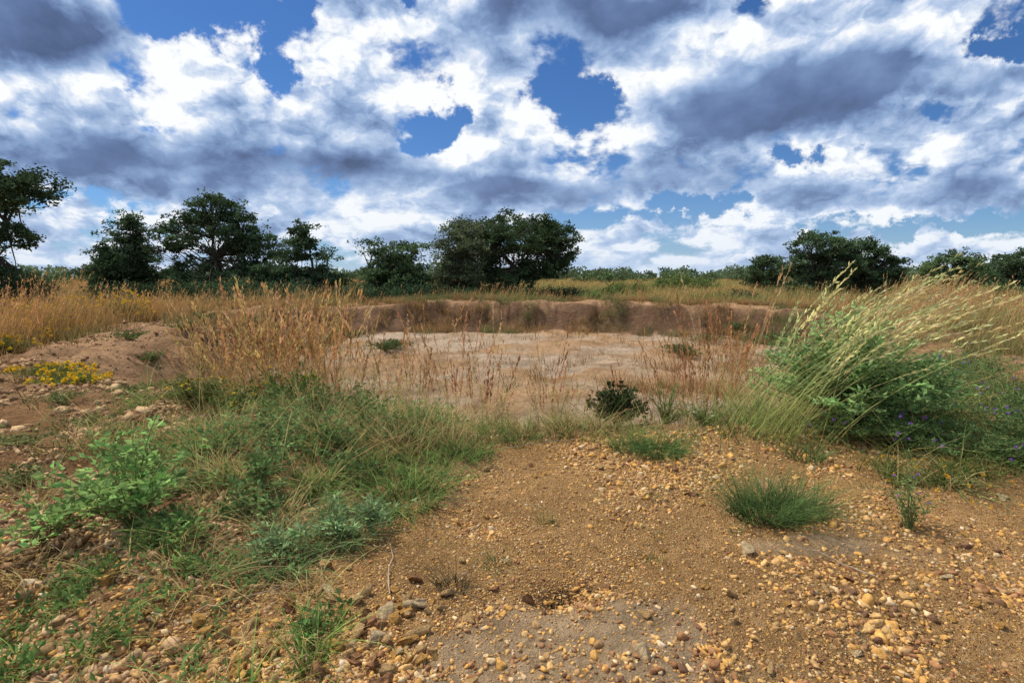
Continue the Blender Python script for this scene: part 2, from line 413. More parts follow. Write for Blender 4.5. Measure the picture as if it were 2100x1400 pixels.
# fine grass with seed heads ---------------------------------------------------
def stalks(A, P, H, rng, az, lean, curve, cstem, chead, head=.28, dens=26, slen=.045, spread=.4, stemw=.006, asp=.26):
    V, F, C, ctr = blades(P, H, stemw, az, lean, curve, 7, rng, cstem, chead, .2, taper=.4)
    A.add(V, F, C)
    N = len(P)
    u = 1-head*rng.uniform(0, 1, (N, dens))
    pts = np.empty((N, dens, 3))
    for k in range(3):
        f = u*7; i = np.clip(f.astype(int), 0, 6); w = f-i
        a = np.take_along_axis(ctr[:, :, k], i, 1); b = np.take_along_axis(ctr[:, :, k], i+1, 1); pts[..., k] = a*(1-w)+b*w
    T = ctr[:, -1]-ctr[:, -3]; T /= np.linalg.norm(T, axis=1)[:, None]
    D = T[:, None]+rng.normal(0, spread, (N, dens, 3))
    hc = np.asarray(chead)[None]*rng.uniform(.75, 1.25, (N, 1))*(1+rng.normal(0, .06, (N, 3)))
    V, F, C = leaves(pts.reshape(-1, 3), rng.uniform(.6, 1.3, N*dens)*slen, rng, np.repeat(hc, dens, 0), D=D.reshape(-1, 3), aspect=asp, cv=.2, fold=.04)
    A.add(V, F, C)
def clump_mesh(seed, ns, rad, hmin, hmax, cstem, chead, cbase, ctip, leanaz=None, leanamt=.12, curve=.15, nb=None, bh=.45, bw=.008, **kw):
    r = rs(seed); A = Acc()
    def disc(n, R): a = r.uniform(0, 6.28, n); q = R*np.sqrt(r.rand(n)); return np.stack([q*np.cos(a), q*np.sin(a), np.full(n, -.04)], 1), a
    P, a = disc(ns, rad)
    az = a if leanaz is None else r.normal(leanaz, .45, ns)
    stalks(A, P, r.uniform(hmin, hmax, ns), r, az, np.abs(r.normal(leanamt, .08, ns)), r.uniform(0, 2*curve, ns), cstem, chead, **kw)
    nb = nb or ns*5
    P, a = disc(nb, rad*1.1)
    az = a+r.normal(0, .8, nb) if leanaz is None else r.normal(leanaz, 1.0, nb)
    V, F, C, _ = blades(P, r.uniform(.35, 1, nb)*bh*hmax, r.uniform(.5, 1.2, nb)*bw, az, r.uniform(.05, .5, nb), r.uniform(.1, 1., nb), 5, r, cbase, ctip, .3)
    A.add(V, F, C)
    return A.mesh('tall_grass_clump', M_grass)
rust = [clump_mesh(200+i, 4+2*(i % 4), .3, .9, 1.95, (.42, .28, .125), [(.54, .28, .13), (.60, .40, .20), (.52, .25, .115)][i % 3], (.17, .17, .06), (.48, .33, .13), nb=22, bh=.36, leanamt=.1, curve=.12,
                   dens=40, head=.34, spread=.22, slen=.058, stemw=.007, asp=.22) for i in range(9)]
gold = [clump_mesh(230+i, 24, .34, .8, 1.5, (.40, .28, .12), [(.54, .32, .14), (.56, .37, .16)][i % 2], (.14, .16, .045), (.38, .32, .12), nb=100, bh=.62, spread=.24, dens=34, slen=.058, head=.34) for i in range(4)]
meadow = [clump_mesh(240+i, 18, .36, .8, 1.4, (.40, .27, .11), [(.52, .28, .12), (.54, .33, .14)][i % 2], (.17, .16, .05), (.44, .31, .12), nb=60, bh=.6, spread=.25, dens=24, slen=.06, head=.3) for i in range(4)]
straw = [clump_mesh(250+i, 20, .36, .8, 1.5, (.44, .32, .13), (.56, .37, .17), (.18, .19, .06), (.46, .36, .14), nb=80, bh=.58, leanaz=.2, leanamt=.28, spread=.25) for i in range(4)]
greeny = [clump_mesh(260+i, 7, .22, .5, 1.05, (.26, .30, .10), (.54, .40, .18), (.10, .16, .045), (.30, .35, .11), nb=60, bh=.55) for i in range(4)]
arch = [clump_mesh(280+i, 14, .24, 1.1, 1.75, (.38, .42, .13), (.62, .58, .27), (.15, .22, .06), (.42, .46, .16), leanaz=.15, leanamt=.6, curve=.32,
                   nb=50, bh=.45, head=.36, dens=44, slen=.055, spread=.24, bw=.008, asp=.24, stemw=.006) for i in range(3)]
r = rs(500)
def put(meshes, x, y, s, label, group, name='tall_grass_clump', rot=None, cat='grass'):
    o = link(name, meshes[r.randint(len(meshes))]); o.location = (x, y, hz(x, y)); o.scale = (s, s, s*r.uniform(.9, 1.12))
    o.rotation_euler = (0, 0, r.uniform(0, 6.28) if rot is None else rot); tag(o, label, cat, group); return o
cl_ = [(-2.1, 6.6, .4, 11), (-1.2, 7.0, .25, 6), (-.55, 6.2, .25, 5), (.25, 6.6, .3, 5), (.7, 7.6, .25, 3), (1.95, 6.6, .22, 5), (2.6, 6.6, .35, 9), (3.2, 7.4, .4, 7), (-2.7, 7.8, .4, 5)]
for cx, cy, sd, nn in cl_:
    for i in range(nn):
        x = cx+r.normal(0, sd); y = max(5.4, cy+r.normal(0, sd*1.2))
        if .95 < x < 1.75 and y < 6.8: continue
        put(rust, x, y, r.uniform(.55, 1.1), 'thin rust and straw seeding grass standing at pit edge', 'rust-coloured grass clumps in the pit')
for i in range(24):
    x = r.uniform(-2.0, 3.2); y = r.uniform(4.9, 6.2)
    if .95 < x < 1.6: continue
    put(greeny, x, y, r.uniform(.4, .9), 'short green grass clump with dry tips on rim', 'green grass clumps along the rim')
for x, y, s in [(-3.7, 6.6, 1.05), (-3.9, 7.3, 1.2), (-3.3, 7.1, 1.4), (-4.2, 7.2, .8), (-3.6, 8.1, 1.3), (-3.0, 7.5, 1.4), (-3.5, 7.5, 1.4), (-2.9, 8.2, 1.2), (-3.2, 7.9, 1.35),
                (-3.6, 6.1, .85), (-3.0, 6.8, 1.3), (-3.3, 6.4, 1.15), (-2.8, 6.5, 1.05)]:
    put(gold, x, y, s, 'golden seeding grass clump growing on the earth bank', 'golden grass clumps on the bank')
for x, y, s in [(2.25, 4.95, .9), (2.45, 4.65, .85), (2.6, 5.0, 1.05), (2.35, 5.3, .95), (2.75, 4.65, .9), (2.5, 4.85, 1.)]:
    put(arch, x, y, s, 'arching yellow-green grass with drooping feathery heads', 'arching grass clumps beside the bush', rot=r.normal(0, .25))
for i in range(90):
    x = r.uniform(4.8, 15); y = r.uniform(7.2, 17)
    if x/y < .62: x = y*.72+r.uniform(0, 3)
    put(straw, x, y, r.uniform(.6, 1.05), 'tall straw-coloured seeding grass clump on open ground', 'straw grass clumps on the plain', rot=r.normal(0, .5))
k = 0
while k < 72:
    x = r.uniform(-20, -7); y = r.uniform(8.5, 21); d_ = float(ring(np.array([x]), np.array([y]))[0][0])
    if d_ < (2.5 if k < 66 else .6) or x/y < -1.15: continue
    put(meadow, x, y, r.uniform(.65, 1.0) if k < 66 else r.uniform(.3, .5), 'golden-orange seeding grass clump in the meadow', 'golden grass clumps in the meadow'); k += 1
for i in range(22):
    x = r.uniform(3.2, 7.5); y = r.uniform(8.5, 13)
    put(rust, x, y, r.uniform(.45, .72), 'thin rust and straw seeding grass standing at pit edge', 'rust-coloured grass clumps in the pit')

# low tufts on gravel
def tuft(x, y, rad, h, n, c0, c1, label, seed, lean=.8, w=.006):
    q = rs(seed); A = Acc(); a = q.uniform(0, 6.28, n); rr = rad*.45*np.sqrt(q.rand(n))
    P = np.stack([rr*np.cos(a)*1.15, rr*np.sin(a), np.full(n, -.015)], 1)
    k = q.uniform(0, 1, n)
    V, F, C, _ = blades(P, h*q.uniform(.4, 1.5, n), w*q.uniform(.7, 1.3, n), a+q.normal(0, .9, n), k*lean*1.2, q.uniform(.1, 1.3, n)*rad/h*.6, 6, q, c0, c1, .4)
    A.add(V, F, C); o = link('grass_tuft', A.mesh('grass_tuft', M_grass)); o.location = (x, y, hz(x, y)); tag(o, label, 'grass', 'grass tufts on gravel')
DG0, DG1 = (.05, .08, .026), (.15, .24, .08)
tuft(1.70, 3.25, .42, .27, 700, DG0, DG1, 'dense dark green grass tuft on gravel', 1)
tuft(1.95, 3.3, .34, .2, 350, DG0, DG1, 'dense dark green grass tuft on gravel', 2)
tuft(1.3, 4.4, .42, .18, 700, DG0, (.16, .26, .08), 'flat dark green grass tuft on gravel', 3)
tuft(1.05, 4.5, .3, .12, 300, DG0, (.16, .26, .08), 'flat dark green grass tuft on gravel', 33)
G1 = (.24, .36, .10)
for i, (x, y, rd, h, n) in enumerate([(-.72, 3.35, .42, .2, 260), (-.95, 3.05, .35, .13, 150), (-.6, 3.75, .38, .2, 180), (-.95, 3.7, .42, .22, 200), (-1.35, 3.25, .3, .14, 130), (-.5, 4.2, .38, .2, 180)]):
    tuft(x, y, rd, h, n, DG0, G1, 'spreading bright green grass tuft beside gravel', 400+i, w=.008)
tuft(-1.25, 2.6, .34, .17, 320, (.09, .13, .05), (.30, .41, .17), 'pale grey-green grass tuft among stones', 6)
tuft(-1.0, 2.8, .28, .18, 240, (.09, .13, .05), (.32, .43, .19), 'pale grey-green grass tuft among stones', 7)
for i, (x, y, rd, h, n) in enumerate([(-1.6, 2.4, .3, .14, 120), (-1.9, 3.2, .3, .2, 150), (-1.45, 2.95, .3, .18, 150), (-2.3, 3.8, .3, .3, 150), (-1.3, 4.3, .3, .4, 150), (-2.6, 2.55, .3, .14, 110), (-.9, 4.4, .3, .4, 150), (-1.0, 2.35, .25, .1, 90), (-3.3, 3.4, .3, .2, 110), (-1.8, 4.6, .3, .45, 150), (-2.6, 4.6, .3, .35, 140), (-.6, 4.7, .3, .4, 140)]):
    tuft(x, y, rd, h, n, (.32, .25, .10), (.60, .47, .22), 'dry straw-coloured grass tuft among weeds', 460+i, w=.006)
tuft(1.5, 2.1, .11, .06, 110, (.09, .10, .08), (.22, .25, .19), 'small grey dried tuft on gravel', 8, w=.003)
tuft(-.3, 2.42, .14, .12, 120, (.05, .05, .03), (.14, .13, .08), 'small dark withered tuft on gravel', 9, w=.004)
tuft(.22, 2.44, .17, .05, 130, (.04, .03, .02), (.12, .09, .05), 'dark withered roots in a small hollow', 19, w=.005)
tuft(-.08, 2.62, .14, .07, 90, DG0, DG1, 'small dark green sprig on gravel', 10, w=.004)
tuft(.98, 1.78, .12, .07, 80, (.06, .08, .03), (.14, .17, .07), 'small dark green sprig on gravel', 11, w=.004)
tuft(2.55, 4.3, .3, .13, 220, DG0, DG1, 'flat dark green grass tuft on gravel', 13)
tuft(.1, 4.75, .35, .2, 240, DG0, (.24, .30, .10), 'spreading bright green grass tuft beside gravel', 14)
tuft(-.35, 4.3, .35, .18, 240, DG0, (.24, .30, .10), 'spreading bright green grass tuft beside gravel', 15)

# ------------------------------------------------------------------ broad-leaved plants
def herb(name, x, y, R, H, nst, nlf, lsz, lc, label, cat, seed, group=None, fl=None, flc=None, flsz=.02, aspect=.5, asym=1., domed=1., tipb=.4, sw=1., thick=.5, rag=.6):
    q = rs(seed); e = bpy.data.objects.new(name, None); COL.objects.link(e); e.location = (x, y, hz(x, y)); e.empty_display_size = .1
    tag(e, label, cat, group)
    S = Acc(); Lf = Acc(); Fl = Acc()
    for i in range(nst):
        a = q.uniform(0, 6.28); el = q.rand()**thick
        tip = np.array([R*el*math.cos(a)*asym, R*el*math.sin(a), H*(math.sqrt(max(0.02, 1-(el*.9)**2))**domed)*q.uniform(rag, 1.12)])
        t = np.linspace(0, 1, 6)[:, None]
        pts = tip*np.hstack([t**1.3, t**1.3, t**.8])+q.normal(0, .014, (6, 3)); pts[0] = [tip[0]*.05, tip[1]*.05, -.03]
        V, F = tube(pts, np.linspace(.0045, .0015, 6)*(1+H)*sw, 4); S.add(V, F, (.19, .22, .08))
        u = tipb+(1-tipb)*q.rand(nlf); f = u*5; k = np.clip(f.astype(int), 0, 4); w = (f-k)[:, None]
        P = pts[k]*(1-w)+pts[k+1]*w
        D = q.normal(0, 1, (nlf, 3)); D[:, 2] = np.abs(D[:, 2])*.5+.05
        P = P+D*lsz*.7*q.rand(nlf)[:, None]
        cc = np.array(lc)*q.uniform(.65, 1.35)
        Lf.add(*leaves(P, lsz*q.uniform(.4, 1.3, nlf), q, cc, D=D, aspect=aspect))
        if fl and q.rand() < fl:
            for c_ in range(1+int(flsz > .025)):
                Fl.add(*leaves(np.repeat(pts[-1:], 7, 0)+[0, 0, .01]+q.normal(0, .02*c_, 3), flsz, q, flc, up=.6, aspect=.8, cv=.15))
    link('stems', S.mesh('stems', M_bark), e); link('foliage', Lf.mesh('foliage', M_leaf), e)
    if Fl.n: fo = link('flowers', Fl.mesh('flowers', M_flower), e); fo['kind'] = 'stuff'
    return e
LG = (.28, .44, .14)
herb('leafy_weed', -2.25, 2.9, .52, .62, 34, 34, .056, LG, 'bushy light green weed with lobed leaves', 'weed', 31, aspect=.5, tipb=.35, rag=.4)
herb('leafy_weed', -2.65, 2.8, .38, .24, 16, 22, .045, LG, 'low light green weed on bare soil', 'weed', 32, aspect=.5)
q_ = rs(900)
for i, (x, y, R, H) in enumerate([(-1.9, 3.9, .4, .46), (-1.5, 4.2, .35, .42), (-2.1, 4.5, .4, .48), (-1.25, 3.7, .3, .3), (-1.75, 3.45, .35, .3), (-2.5, 4.3, .35, .32), (-1.1, 4.6, .35, .4), (-2.0, 5.2, .4, .5), (-2.2, 3.5, .35, .2), (-1.5, 4.9, .4, .45), (-2.7, 4.9, .4, .3), (-.8, 4.9, .35, .35), (-2.6, 5.6, .4, .4), (-1.6, 5.6, .4, .5), (-3.2, 4.2, .3, .15), (-1.65, 3.05, .3, .22)]):
    herb('leafy_weed', x, y, R, H, 22, 26, .044, np.array([.19, .30, .105])*q_.uniform(.5, 1.35), 'low grey-green leafy weed growing on the slope', 'weed', 40+i, 'leafy weeds on the slope', tipb=.25, rag=.45)
for i, (x, y, R, H) in enumerate([(-1.0, 2.85, .2, .26), (-.85, 2.95, .17, .2), (-1.3, 2.7, .2, .16)]):
    herb('leafy_weed', x, y, R, H, 14, 26, .05, (.29, .41, .19), 'pale grey-green narrow-leaved weed by gravel', 'weed', 60+i, 'pale weeds by gravel', aspect=.2)
herb('flowering_bush', 3.45, 5.2, .92, 1.12, 160, 84, .056, (.25, .39, .145), 'large rounded silvery-green bush with small leaves', 'bush', 70, aspect=.5, tipb=.42, thick=.55, rag=.5)
herb('flowering_bush', 4.1, 5.3, .72, .78, 100, 66, .05, (.21, .33, .125), 'silvery-green bush with purple flowers at base', 'bush', 71, fl=.08, flc=(.30, .14, .52), flsz=.022, aspect=.45, tipb=.35, rag=.4)
herb('flowering_bush', 3.25, 4.65, .5, .36, 80, 50, .035, (.13, .21, .07), 'low dark green herb with purple flowers', 'bush', 72, fl=.15, flc=(.32, .13, .55), flsz=.022, aspect=.35)
for i, (x, y, R, H) in enumerate([(3.9, 4.3, .5, .28), (4.5, 4.4, .5, .32), (4.3, 4.0, .4, .2), (5.1, 5.0, .5, .4), (4.9, 4.6, .5, .3), (3.6, 4.5, .4, .28), (5.6, 5.6, .6, .45), (6.2, 6.6, .7, .45), (5.3, 6.3, .7, .5), (6.8, 7.6, .8, .5)]):
    herb('flowering_bush', x, y, R, H, 56, 46, .034, (.14, .215, .08), 'low dark green herb with purple flowers', 'bush', 80+i, 'low flowering herbs', fl=.14, flc=(.34, .15, .56), flsz=.02, aspect=.35)
herb('leafy_weed', 2.5, 3.05, .17, .5, 16, 34, .026, (.18, .25, .09), 'spindly upright green herb with tiny purple flowers', 'weed', 95, fl=.3, flc=(.3, .13, .5), flsz=.012, aspect=.35, tipb=.1, sw=.5)
herb('shrub', 1.22, 5.75, .36, .48, 44, 40, .06, (.055, .075, .03), 'small dark-leaved shrub on pit slope', 'shrub', 97)
YL = (.75, .50, .03)
herb('shrub', -2.6, 5.9, .55, .85, 110, 54, .042, (.10, .155, .04), 'green shrub with yellow flowers among grass', 'shrub', 98, fl=.15, flc=YL, flsz=.024)
herb('shrub', -3.1, 5.8, .5, .62, 80, 50, .04, (.12, .175, .045), 'green shrub with yellow flowers among grass', 'shrub', 99, fl=.4, flc=YL, flsz=.024)
herb('shrub', -3.7, 5.9, .4, .45, 50, 40, .035, (.15, .19, .055), 'green shrub with yellow flowers among grass', 'shrub', 100, fl=.4, flc=YL, flsz=.024)
herb('shrub', -2.2, 6.1, .42, .6, 70, 48, .038, (.085, .135, .04), 'green shrub with yellow flowers among grass', 'shrub', 101, fl=.1, flc=YL, flsz=.024)
herb('shrub', -.1, 6.0, .2, .65, 14, 30, .026, (.18, .21, .08), 'thin upright grey-green shrub on pit slope', 'shrub', 111, tipb=.2)
herb('shrub', 1.85, 6.0, .35, .6, 30, 30, .026, (.22, .26, .09), 'thin upright grey-green shrub on pit slope', 'shrub', 112, tipb=.2)
herb('shrub', 2.1, 5.4, .35, .3, 34, 22, .022, (.19, .24, .09), 'low herb with tiny white flowers', 'shrub', 113, fl=.7, flc=(.75, .72, .65), flsz=.014)
for i, (x, y, R, H, f) in enumerate([(-7.0, 7.6, .6, .14, .5), (-6.3, 7.2, .5, .1, .4), (-11.2, 11.2, .8, .8, .7), (-12.4, 13.4, .9, 1.15, .8), (-12.6, 11.8, .9, 1.1, .8), (-14.3, 15, 1.0, 1.2, .8), (-13.2, 17.5, 1.0, 1.25, .8), (-9.9, 9.8, .6, .35, .5), (-13.6, 13, 1, 1.1, .8), (-13.8, 16, 1, 1.25, .8), (-15, 18, 1.2, 1.3, .8), (-12., 12.6, .8, 1.0, .8), (-12.0, 15.8, .8, 1.1, .7)]):
    herb('flowering_bush', x, y, R, H, 80, 18, .05, (.17, .20, .055), 'green plant covered in small yellow flowers', 'bush', 120+i, 'yellow-flowered plants on the bank', fl=f, flc=YL, flsz=.04, aspect=.25, rag=.8)
for i, (x, y) in enumerate([(-4.6, 5.4), (-5.2, 7.0), (-3.9, 5.0), (-6.0, 8.6), (-4.3, 4.4), (-3.6, 3.6), (-5.6, 6.2), (-7.2, 10.2), (-8.6, 11.5), (-8.9, 13.8), (-9.6, 15.8), (-9.0, 18.)]):
    s_ = 1+.12*max(0, y-6)
    herb('leafy_weed', x, y, .3*s_, .14*s_, 20, 24, .035*s_, np.array([.17, .20, .075])*q_.uniform(.7, 1.2), 'small weed growing on rubbly bare soil', 'weed', 170+i, 'small weeds on the bank', tipb=.2)
herb('leafy_weed', 3.3, 3.7, .55, .08, 34, 8, .02, (.17, .20, .08), 'creeping herb with tiny orange-yellow flowers', 'weed', 140, fl=.8, flc=(.70, .40, .05), flsz=.02)
for i in range(30):
    x = q_.uniform(-.6, 4.0); y = q_.uniform(2.6, 4.8)
    if bare_mask(np.array([x]), np.array([y]))[0] > .3: continue
    tuft(x, y, q_.uniform(.06, .16), q_.uniform(.04, .10), 30, (.10, .13, .045), (.30, .32, .12), 'small sparse grass sprig on gravel', 700+i, w=.004)
for i in range(16):
    x = q_.uniform(-7.5, -3.0) if i < 10 else q_.uniform(5, 9.5); y = q_.uniform(14, 20)
    herb('shrub', x, y, q_.uniform(.5, .9), q_.uniform(.2, .45), 34, 32, .07, np.array([.12, .15, .06])*q_.uniform(.7, 1.2), 'grey-green scrub at the foot of the bank', 'shrub', 1000+i, 'scrub along the bank foot', tipb=.2)

# twigs
for i, (x, y, a, l) in enumerate([(-.6, 2.35, 1.9, .45), (-2.3, 3.2, 2.6, .5), (-.1, 4.5, .2, .8), (1.9, 2.5, 2.5, .3), (-1.5, 2.2, .5, .35), (.9, 3.6, .9, .25), (-1.9, 2.7, 3.0, .7)]):
    q = rs(150+i); n = 9; t = np.linspace(0, 1, n)
    px = x+l*t*math.cos(a)+np.cumsum(q.normal(0, .012, n)); py = y+l*t*math.sin(a)+np.cumsum(q.normal(0, .012, n))
    V, F = tube(np.stack([px-x, py-y, height(px, py)+.012+.03*t-hz(x, y)], 1), np.linspace(.004, .0015, n), 5)
    A = Acc(); A.add(V, F, (.38, .31, .22)); o = link('twig', A.mesh('twig', M_bark, True)); o.location = (x, y, hz(x, y))
    tag(o, 'thin pale dry twig lying on the ground', 'twig', 'dry twigs on the ground')

# ------------------------------------------------------------------ field grass
def field():
    r = rs(600); n = 400000
    ra = 8.5*(230/8.5)**(r.uniform(0, 1, n)**1.1); th = r.uniform(-1.02, 1.02, n)
    x = ra*np.sin(th); y = ra*np.cos(th)
    d, tt = ring(x, y)
    pn = fbm(x*.16, y*.16, 602, 4); cl = fbm(x*1.1, y*1.1, 603, 3)
    dens = ss(1.2, 3.0, d+(cl-.5)*4)*(.25+1.1*ss(.38, .6, cl))
    keep = (r.rand(n) < dens)
    x = x[keep]; y = y[keep]; ra = ra[keep]; pn = pn[keep]; d = d[keep]; n = len(x); print('field', n)
    z = height(x, y)
    left = ss(6, -8, x)
    H = r.uniform(.5, 1.25, n)*(.35+1.2*fbm(x*.3, y*.3, 605, 3))*np.where(ra > 60, 1.1, 1)*(.4+.6*ss(.5, 3, d))
    gm = ss(.48, .62, pn)*(.45+.55*(1-left))
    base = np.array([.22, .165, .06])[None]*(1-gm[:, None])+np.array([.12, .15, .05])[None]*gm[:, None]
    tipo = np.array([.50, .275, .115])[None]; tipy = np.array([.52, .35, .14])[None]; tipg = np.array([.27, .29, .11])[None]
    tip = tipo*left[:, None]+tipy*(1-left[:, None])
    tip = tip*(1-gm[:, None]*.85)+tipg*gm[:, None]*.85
    W = np.maximum(.009, ra*.0008)
    V, F, C, _ = blades(np.stack([x, y, z-.03], 1), H, W, r.normal(.2, 1.0, n), r.uniform(0, .3, n), r.uniform(0, .5, n), 3, r, base, tip, .4, taper=.5)
    A = Acc(); A.add(V, F, C)
    nr = np.where((ra < 32))[0]; nr = nr[r.rand(len(nr)) < .08]; m = len(nr)
    stalks(A, np.stack([x[nr], y[nr], z[nr]-.03], 1), H[nr]*1.2+.15, r, r.normal(.2, .8, m), r.uniform(0, .25, m), r.uniform(0, .3, m), base[0]*1.8, (.54, .31, .14), dens=9, slen=.08, stemw=.01, spread=.25)
    o = link('field_grass', A.mesh('field_grass', M_grass)); o['kind'] = 'stuff'
    o['label'] = 'tall dry orange and straw grass covering the plain'; o['category'] = 'grass'
field()
def bank():
    r = rs(650); n = 100000
    x = r.uniform(-15, 15, n); y = r.uniform(5.5, 27, n); d, tt = ring(x, y); s = np.sin(tt)
    cl = fbm(x*1.1, y*1.1, 652, 4)
    far = ss(-.1, .5, s)
    dens = (ss(-3.0, -2.0, d)*ss(.2, -.8, d)*far*.5+ss(.3, 1.2, d)*ss(3.5, 2.2, d)*.7+.2*far*(d > -1)+.02)*ss(.48, .58, cl)
    edge = ss(5., 7.5, np.abs(x))
    patch = ss(.48, .60, fbm(x*.5+2, y*.7, 656, 4))*ss(-1, 2, x)*ss(15, 11, y)
    dens = dens+.2*(d < -2)*edge*ss(.46, .6, cl)+.16*(d < -1)*ss(9., 7., y)*ss(.46, .6, cl)+.25*(d < -1)*patch
    keep = (r.rand(n) < dens) & (d < 4) & ~((x < 0) & (y < 14) & (d < 1.8) & (d > -1.0) & (r.rand(n) < .85))
    x = x[keep]; y = y[keep]; n = len(x)
    rep = 6; x = np.repeat(x, rep)+r.normal(0, .07, n*rep); y = np.repeat(y, rep)+r.normal(0, .07, n*rep); n = len(x); print('bank', n)
    d, _ = ring(x, y)
    kk = fbm(x*.5, y*.5, 655, 3); gm = (ss(.45, .6, kk)*np.where(d < -3, .3, 1))[:, None]
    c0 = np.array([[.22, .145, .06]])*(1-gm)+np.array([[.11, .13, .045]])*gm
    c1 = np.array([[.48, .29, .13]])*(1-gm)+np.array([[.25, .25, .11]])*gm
    V, F, C, _ = blades(np.stack([x, y, height(x, y)-.02], 1), r.uniform(.1, .42, n), .014, r.uniform(0, 6.28, n), r.uniform(0, .5, n), r.uniform(0, .6, n), 3, r, c0, c1, .35)
    A = Acc(); A.add(V, F, C); o = link('bank_grass', A.mesh('bank_grass', M_grass)); o['kind'] = 'stuff'
    o['label'] = 'sparse dry grass on the eroded earth bank'; o['category'] = 'grass'
bank()

# ------------------------------------------------------------------ trees
def tree(x, y, H, W, blobs, seed, label, col=(.055, .085, .035), ncl=90, lpc=170, leaf=.17, fork=.22, trunk=.16, stems=3, name='tree', cr=.5, open_=1., group='savanna trees on the plain'):
    q = rs(seed); e = bpy.data.objects.new(name, None); COL.objects.link(e); e.location = (x, y, hz(x, y)); tag(e, label, 'tree', group)
    T = Acc(); Cn = Acc()
    bl = np.array(blobs, float); vol = bl[:, 2]*bl[:, 3]; pick = q.choice(len(bl), ncl, p=vol/vol.sum())
    cen = []
    for i in pick:
        v = q.normal(0, 1, 3); v /= np.linalg.norm(v); v *= q.uniform(.3, 1)**.5
        b = bl[i]; cen.append([W*(b[0]+v[0]*b[2]), W*b[2]*v[1]*.9+q.normal(0, .1), H*(b[1]+v[2]*b[3])])
    cen = np.array(cen); cen[:, 2] = np.maximum(cen[:, 2], .25)
    bark = (.085, .07, .055)
    forks = []
    for s in range(stems):
        a = q.uniform(0, 6.28); top = np.array([math.cos(a)*W*.14*(stems > 1), math.sin(a)*W*.1, H*fork*q.uniform(1.2, 1.9)])
        t = np.linspace(0, 1, 7)[:, None]; pts = np.array([q.normal(0, .12), q.normal(0, .1), -.2])*(1-t)+top*t+q.normal(0, .05, (7, 3))
        V, F = tube(pts, np.linspace(trunk, trunk*.6, 7), 8); T.add(V, F, bark); forks.append(top)
        ext = cen[q.randint(ncl)]; t = np.linspace(0, 1, 7)[:, None]
        pts = top*(1-t)+ext*t+q.normal(0, .06, (7, 3))*(t*(1-t)*4); pts[0] = top
        V, F = tube(pts, np.linspace(trunk*.6, .03, 7), 7); T.add(V, F, bark); forks.append(pts[3]); forks.append(pts[5])
    forks = np.array(forks)
    for c in cen:
        k = np.argmin(np.linalg.norm((forks-c)*[1, 1, .7], axis=1)+q.uniform(0, .8, len(forks))); f = forks[k]
        t = np.linspace(0, 1, 6)[:, None]; mid = np.array([0, 0, .12*np.linalg.norm(c-f)])
        pts = f*(1-t)+c*t+mid*(t*(1-t)*4)+q.normal(0, .05, (6, 3))*(t > 0)
        V, F = tube(pts, np.linspace(.055, .012, 6)*trunk/.16, 5); T.add(V, F, bark)
        n = int(lpc*q.uniform(.4, 1.3)); rc = cr*q.uniform(.5, 1.3)
        subs = c+q.normal(0, 1, (5, 3))*rc*np.array([.8, .8, .42])
        P = subs[q.randint(0, 5, n)]+q.normal(0, 1, (n, 3))*rc*np.array([.34, .34, .2])*open_
        D = q.normal(0, 1, (n, 3))*[1, 1, .6]
        Cn.add(*leaves(P, leaf*q.uniform(.5, 1.25, n), q, np.array(col)*q.uniform(.55, 1.6), D=D, aspect=.55, cv=.35))
    link('trunk', T.mesh('trunk', M_bark, True), e); link('crown', Cn.mesh('crown', M_treeleaf), e)
    return e
DK = (.075, .118, .058)
# (dx, zfrac, rx, rz)
tree(-25.2, 24, 7.8, 8.8, [(.1, .78, .38, .13), (-.2, .8, .4, .14), (.16, .5, .18, .06), (.0, .2, .3, .16)], 1, 'tall spreading dark tree with drooping layered foliage', DK, 150, 240, .17, cr=.46)
tree(-26.9, 36, 6.4, 4.3, [(-.05, .42, .4, .3), (.14, .76, .2, .18), (-.25, .35, .28, .25), (.25, .4, .28, .28), (.12, .93, .08, .05)], 2, 'upright dense dark green tree with narrow top', DK, 140, 220, .19, cr=.45)
tree(-19.9, 35, 7.8, 8.3, [(-.02, .6, .4, .22), (.03, .84, .14, .11), (-.28, .64, .18, .16), (.25, .62, .18, .2), (0, .25, .46, .22), (-.15, .83, .09, .09), (.17, .86, .07, .08), (.38, .42, .16, .22), (-.4, .40, .13, .18), (.08, .97, .04, .04)], 3, 'large broad dark green tree with uneven crown', DK, 250, 165, .185, cr=.4)
tree(-13.2, 33, 5.3, 4.6, [(0, .55, .34, .28), (-.05, .85, .16, .12), (.15, .25, .42, .25), (-.38, .35, .26, .26)], 4, 'mid-sized dark tree with rounded top', DK, 135, 190, .19, cr=.4)
tree(-7.1, 31, 4.5, 4.8, [(0, .80, .42, .12), (.1, .4, .42, .3), (-.2, .3, .3, .25), (-.05, .55, .3, .15)], 5, 'low flat-topped acacia tree behind the bank', (.085, .13, .058), 115, 170, .175, cr=.42)
tree(-3.5, 34, 5.9, 4.4, [(0, .68, .4, .2), (-.05, .35, .36, .28), (.1, .88, .3, .07)], 6, 'grey-green open acacia with sparse foliage', (.12, .15, .08), 120, 190, .17, open_=1.2)
tree(.4, 36, 6.6, 8.4, [(0, .85, .38, .08), (.26, .74, .24, .1), (-.26, .76, .24, .1), (.36, .54, .15, .13), (-.02, .66, .44, .11), (-.3, .47, .13, .16), (.17, .40, .22, .12), (-.05, .28, .28, .11)], 7, 'large umbrella-shaped dark acacia tree', (.07, .108, .05), 250, 200, .185, fork=.2, cr=.46)
tree(25.5, 52, 4.4, 5.0, [(0, .5, .45, .4)], 8, 'rounded dark green tree on the plain', DK, 60, 180, .24, cr=.6)
